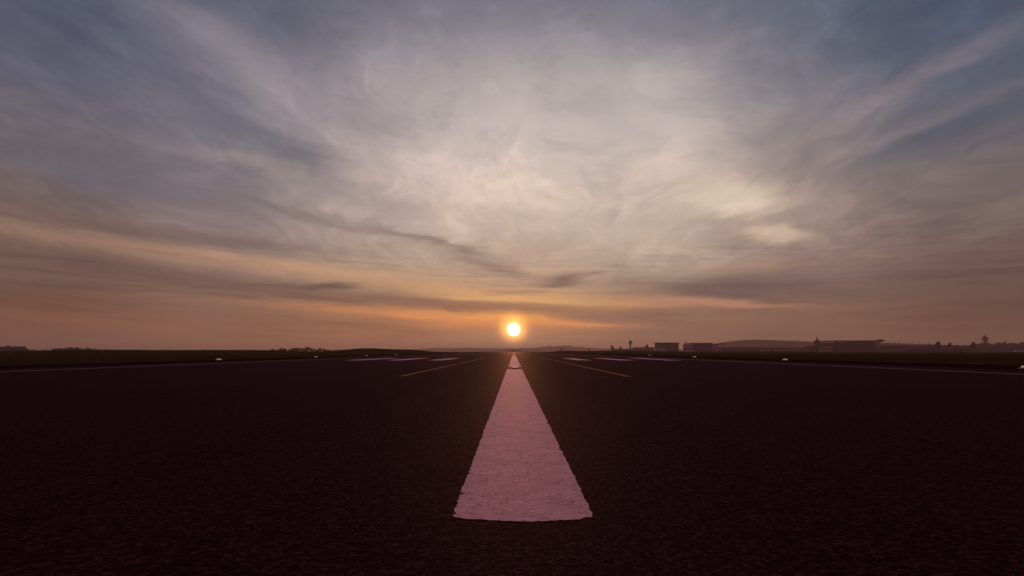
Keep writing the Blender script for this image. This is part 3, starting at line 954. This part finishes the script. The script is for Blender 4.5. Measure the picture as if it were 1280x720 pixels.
FEAT = [  # x, y, sx, sy, slope, colour, amount
    (400, 338, 190, 9, 0.075, (200, 158, 126), 0.6),
    (640, 372, 120, 6, 0.07, (226, 172, 112), 0.75),
    (790, 384, 90, 5, 0.03, (214, 158, 112), 0.6),
    (250, 352, 330, 13, 0.07, (108, 84, 79), 0.85),
    (560, 380, 150, 9, 0.05, (126, 95, 86), 0.9),
    (770, 396, 190, 9, 0.02, (136, 106, 94), 0.7),
    (520, 394, 95, 6, 0.05, (226, 146, 96), 0.75),
    (630, 397, 62, 6, 0.03, (252, 178, 92), 0.75),
    (600, 404, 60, 6, -0.02, (236, 150, 96), 0.6),
    (170, 312, 170, 8, 0.07, (156, 126, 108), 0.6),
    (150, 285, 230, 9, 0.03, (108, 90, 88), 0.6),
    (60, 400, 300, 12, 0.0, (140, 98, 78), 0.5),
    (980, 385, 160, 9, 0.0, (128, 98, 88), 0.6),
    (700, 405, 70, 4, 0.03, (232, 152, 92), 0.7),
    (430, 385, 120, 6, 0.03, (190, 130, 92), 0.5),
    (380, 268, 110, 6, 0.20, (118, 106, 106), 0.6),
    (540, 303, 90, 6, 0.22, (128, 112, 108), 0.75),
    (620, 334, 60, 7, 0.24, (132, 112, 106), 0.75),
    (697, 351, 26, 7, -0.2, (122, 102, 100), 0.9),
    (640, 366, 30, 3, 0.0, (140, 112, 102), 0.7),
    (410, 357, 32, 3, 0.0, (104, 84, 84), 0.75),
    (900, 360, 95, 12, 0.03, (108, 88, 88), 1.0),
    (860, 376, 100, 4, 0.06, (198, 144, 114), 0.7),
    (1050, 366, 130, 12, 0.0, (112, 90, 84), 0.6),
    (875, 238, 75, 34, 0.1, (206, 188, 172), 0.7),
    (912, 252, 34, 15, 0.1, (238, 219, 200), 0.95),
    (832, 212, 26, 14, 0.0, (230, 212, 196), 0.95),
    (850, 262, 40, 8, 0.0, (158, 144, 140), 0.6),
    (930, 285, 50, 9, 0.0, (140, 124, 122), 0.6),
    (650, 160, 14, 50, -0.3, (198, 184, 178), 0.5),
    (830, 205, 40, 16, 0.0, (200, 184, 172), 0.7),
    (970, 292, 26, 9, 0.1, (220, 194, 172), 0.9),
    (790, 275, 120, 12, 0.1, (150, 137, 134), 0.4),
    (740, 235, 70, 16, 0.0, (150, 140, 142), 0.5),
    (560, 262, 120, 10, 0.06, (150, 134, 130), 0.45),
    (560, 210, 110, 12, 0.12, (188, 174, 170), 0.5),
    (450, 225, 160, 7, 0.05, (184, 168, 162), 0.45),
    (330, 175, 130, 22, 0.42, (90, 92, 108), 0.75),
    (330, 90, 160, 22, 0.42, (138, 130, 138), 0.5),
    (1110, 120, 120, 11, -0.32, (134, 122, 127), 0.45),
    (1090, 185, 130, 9, -0.22, (146, 131, 132), 0.45),
    (1180, 160, 90, 12, -0.25, (70, 80, 98), 0.8),
    (1060, 60, 90, 20, -0.3, (80, 86, 104), 0.6),
    (690, 190, 220, 110, 0.0, (206, 192, 184), 0.75),
]
for px, py, sx, sy, sl, c, amt in FEAT:
    col = mix(col, lin(c), blob(px, py, sx, sy, sl) * amt * (0.55 + 0.9 * (fine if py < 300 else streak)))

mot = tex_noise(vec(az0 * 0.085 + warp * 1.6, el0 * 0.15 + az0 * 0.012 + warp2 * 1.3, 12.0), 1.0, 7, 0.68)
m1 = mix(col, (1.27, 1.24, 1.20), 1.0, 'MULTIPLY')
m0 = mix(col, (0.80, 0.81, 0.84), 1.0, 'MULTIPLY')
amt_ = smooth(el0, 4, 10) * front
fil = tex_noise(vec(cu * 7.0 + warp * 6.0 + cir * 2.0, cv * 1.9 + warp2 * 4.0, 21.0), 1.0, 6, 0.66)
f1 = mix(col, (1.20, 1.18, 1.16), 1.0, 'MULTIPLY')
col = mix(col, f1, smooth(fil, 0.50, 0.68) * smooth(cir, 0.42, 0.60) * amt_)
f0 = mix(col, (0.90, 0.90, 0.92), 1.0, 'MULTIPLY')
col = mix(col, f0, (1.0 - smooth(fil, 0.34, 0.48)) * 0.8 * amt_)
col = mix(col, m1, smooth(mot, 0.50, 0.66) * 0.75 * amt_)
col = mix(col, m0, (1.0 - smooth(mot, 0.34, 0.50)) * 0.75 * amt_)
s1 = mix(col, (0.80, 0.80, 0.83), 1.0, 'MULTIPLY')
s2 = mix(col, (1.16, 1.10, 1.02), 1.0, 'MULTIPLY')
col = mix(col, s1, smooth(streak, 0.52, 0.66) * 0.7 * lowmask)
col = mix(col, s2, (1.0 - smooth(streak, 0.34, 0.48)) * 0.7 * lowmask * front)

lift = mix(col, (1.10, 1.09, 1.08), 1.0, 'MULTIPLY')
col = mix(col, lift, smooth(el0, 6, 12) * front)
warm2 = mix(col, (1.06, 1.0, 0.93), 1.0, 'MULTIPLY')
col = mix(col, warm2, smooth(el0, 1, 4) * (1.0 - smooth(el0, 14, 24)) * front)
FEAT2 = [
    (335, 258, 90, 5, 0.20, (118, 106, 106), 0.38),
    (470, 285, 70, 5, 0.22, (120, 105, 102), 0.42),
    (555, 306, 60, 5, 0.26, (124, 107, 102), 0.48),
    (612, 332, 45, 5, 0.22, (130, 110, 102), 0.5),
    (697, 351, 24, 6, -0.18, (112, 94, 92), 0.9),
    (735, 343, 34, 4, -0.25, (128, 108, 102), 0.6),
    (412, 357, 30, 2.5, 0.0, (100, 80, 80), 0.8),
    (890, 361, 70, 10, 0.02, (106, 86, 86), 0.8),
    (960, 366, 60, 7, 0.02, (112, 90, 86), 0.7),
    (610, 344, 36, 3, 0.06, (132, 110, 102), 0.6),
    (900, 246, 46, 16, 0.12, (206, 189, 172), 0.75),
    (832, 214, 26, 12, 0.0, (203, 188, 174), 0.7),
    (974, 292, 22, 7, 0.1, (196, 175, 158), 0.8),
    (868, 288, 16, 7, 0.2, (190, 174, 160), 0.6),
    (700, 120, 150, 40, 0.0, (172, 163, 163), 0.35),
    (800, 160, 60, 40, 0.2, (184, 174, 170), 0.4),
    (210, 230, 150, 22, 0.05, (104, 104, 116), 0.45),
    (575, 395, 75, 5, 0.04, (240, 160, 98), 0.7),
    (735, 405, 55, 3.5, 0.04, (226, 150, 104), 0.6),
    (640, 374, 110, 4, 0.05, (228, 178, 124), 0.55),
    (905, 381, 70, 3.5, 0.06, (196, 142, 114), 0.6),
]
for px, py, sx, sy, sl, c, amt in FEAT2:
    n_ = smooth(fil * 0.6 + mot * 0.4 if py < 300 else streak, 0.38, 0.58)
    col = mix(col, lin(c), (blob(px, py, sx, sy, sl) * (0.25 + 0.95 * n_) * amt).clamp())

# sun disc widened by bloom, its glow painted into the sky colour
dt = t.nodes.new('ShaderNodeVectorMath'); dt.operation = 'DOT_PRODUCT'
t.links.new(gen, dt.inputs[0]); dt.inputs[1].default_value = sd
ang = N.m('ARCCOSINE', N.m('MINIMUM', N(dt.outputs['Value']), 0.9999999)) * DEG
disc = 1.0 - smooth(ang, 0.18, 0.78)
halo1 = soft_exp(ang * ang * (1 / 1.0 ** 2)) * (0.45 + 1.1 * streak)
halo2 = soft_exp(ang * (1 / 2.6))
sun_col = mix((0, 0, 0), (9.0, 7.0, 5.0), disc)
h1 = mix((0, 0, 0), (2.8, 1.25, 0.22), halo1)
h2 = mix((0, 0, 0), (0.055, 0.020, 0.004), halo2)
col = mix(col, h2, 1.0, 'ADD')
col = mix(col, h1, 1.0, 'ADD')
col = mix(col, sun_col, 1.0, 'ADD')

# clear-air component from the physical sky
sky = t.nodes.new('ShaderNodeTexSky')
sky.sky_type = 'NISHITA'
sky.sun_disc = False
sky.sun_elevation = SUN_EL
sky.sun_rotation = SUN_AZ
sky.altitude = 30
sky.air_density = 1.2
sky.dust_density = 3.0
NISH = 0.003
nis = mix((0, 0, 0), sky.outputs[0], NISH)
col = mix(col, nis, 1.0, 'ADD')
under = smooth(el0, -0.6, 0.0)
col = mix((0.05, 0.035, 0.03), col, under)
t.links.new(col, bg.inputs['Color'])
bg.inputs['Strength'].default_value = 1.0
world.cycles.sampling_method = 'MANUAL'
world.cycles.sample_map_resolution = 512

sl = bpy.data.lights.new('sun', 'SUN')
sl.energy = 0.9
sl.angle = R(0.6)
sl.color = (1.0, 0.34, 0.14)
so = bpy.data.objects.new('sun', sl)
COL.objects.link(so)
so.rotation_euler = (-sd).to_track_quat('-Z', 'Y').to_euler()

# ------------------------------------------------------------------ camera and output
cam = bpy.data.cameras.new('camera')
cam.sensor_width = 36
cam.lens = 36 * F / 1280
cam.clip_start = 0.05
cam.clip_end = 20000
co = bpy.data.objects.new('camera', cam)
COL.objects.link(co)
co.location = (0, 0, CAM_Z)
co.rotation_euler = (PI / 2 + TH, 0, YAW)
sc.camera = co
sc.view_settings.view_transform = 'Standard'
sc.view_settings.look = 'None'
sc.view_settings.exposure = 0
sc.view_settings.gamma = 1
sc.cycles.volume_bounces = 0
sc.cycles.max_bounces = 3
sc.cycles.diffuse_bounces = 1
sc.cycles.glossy_bounces = 1
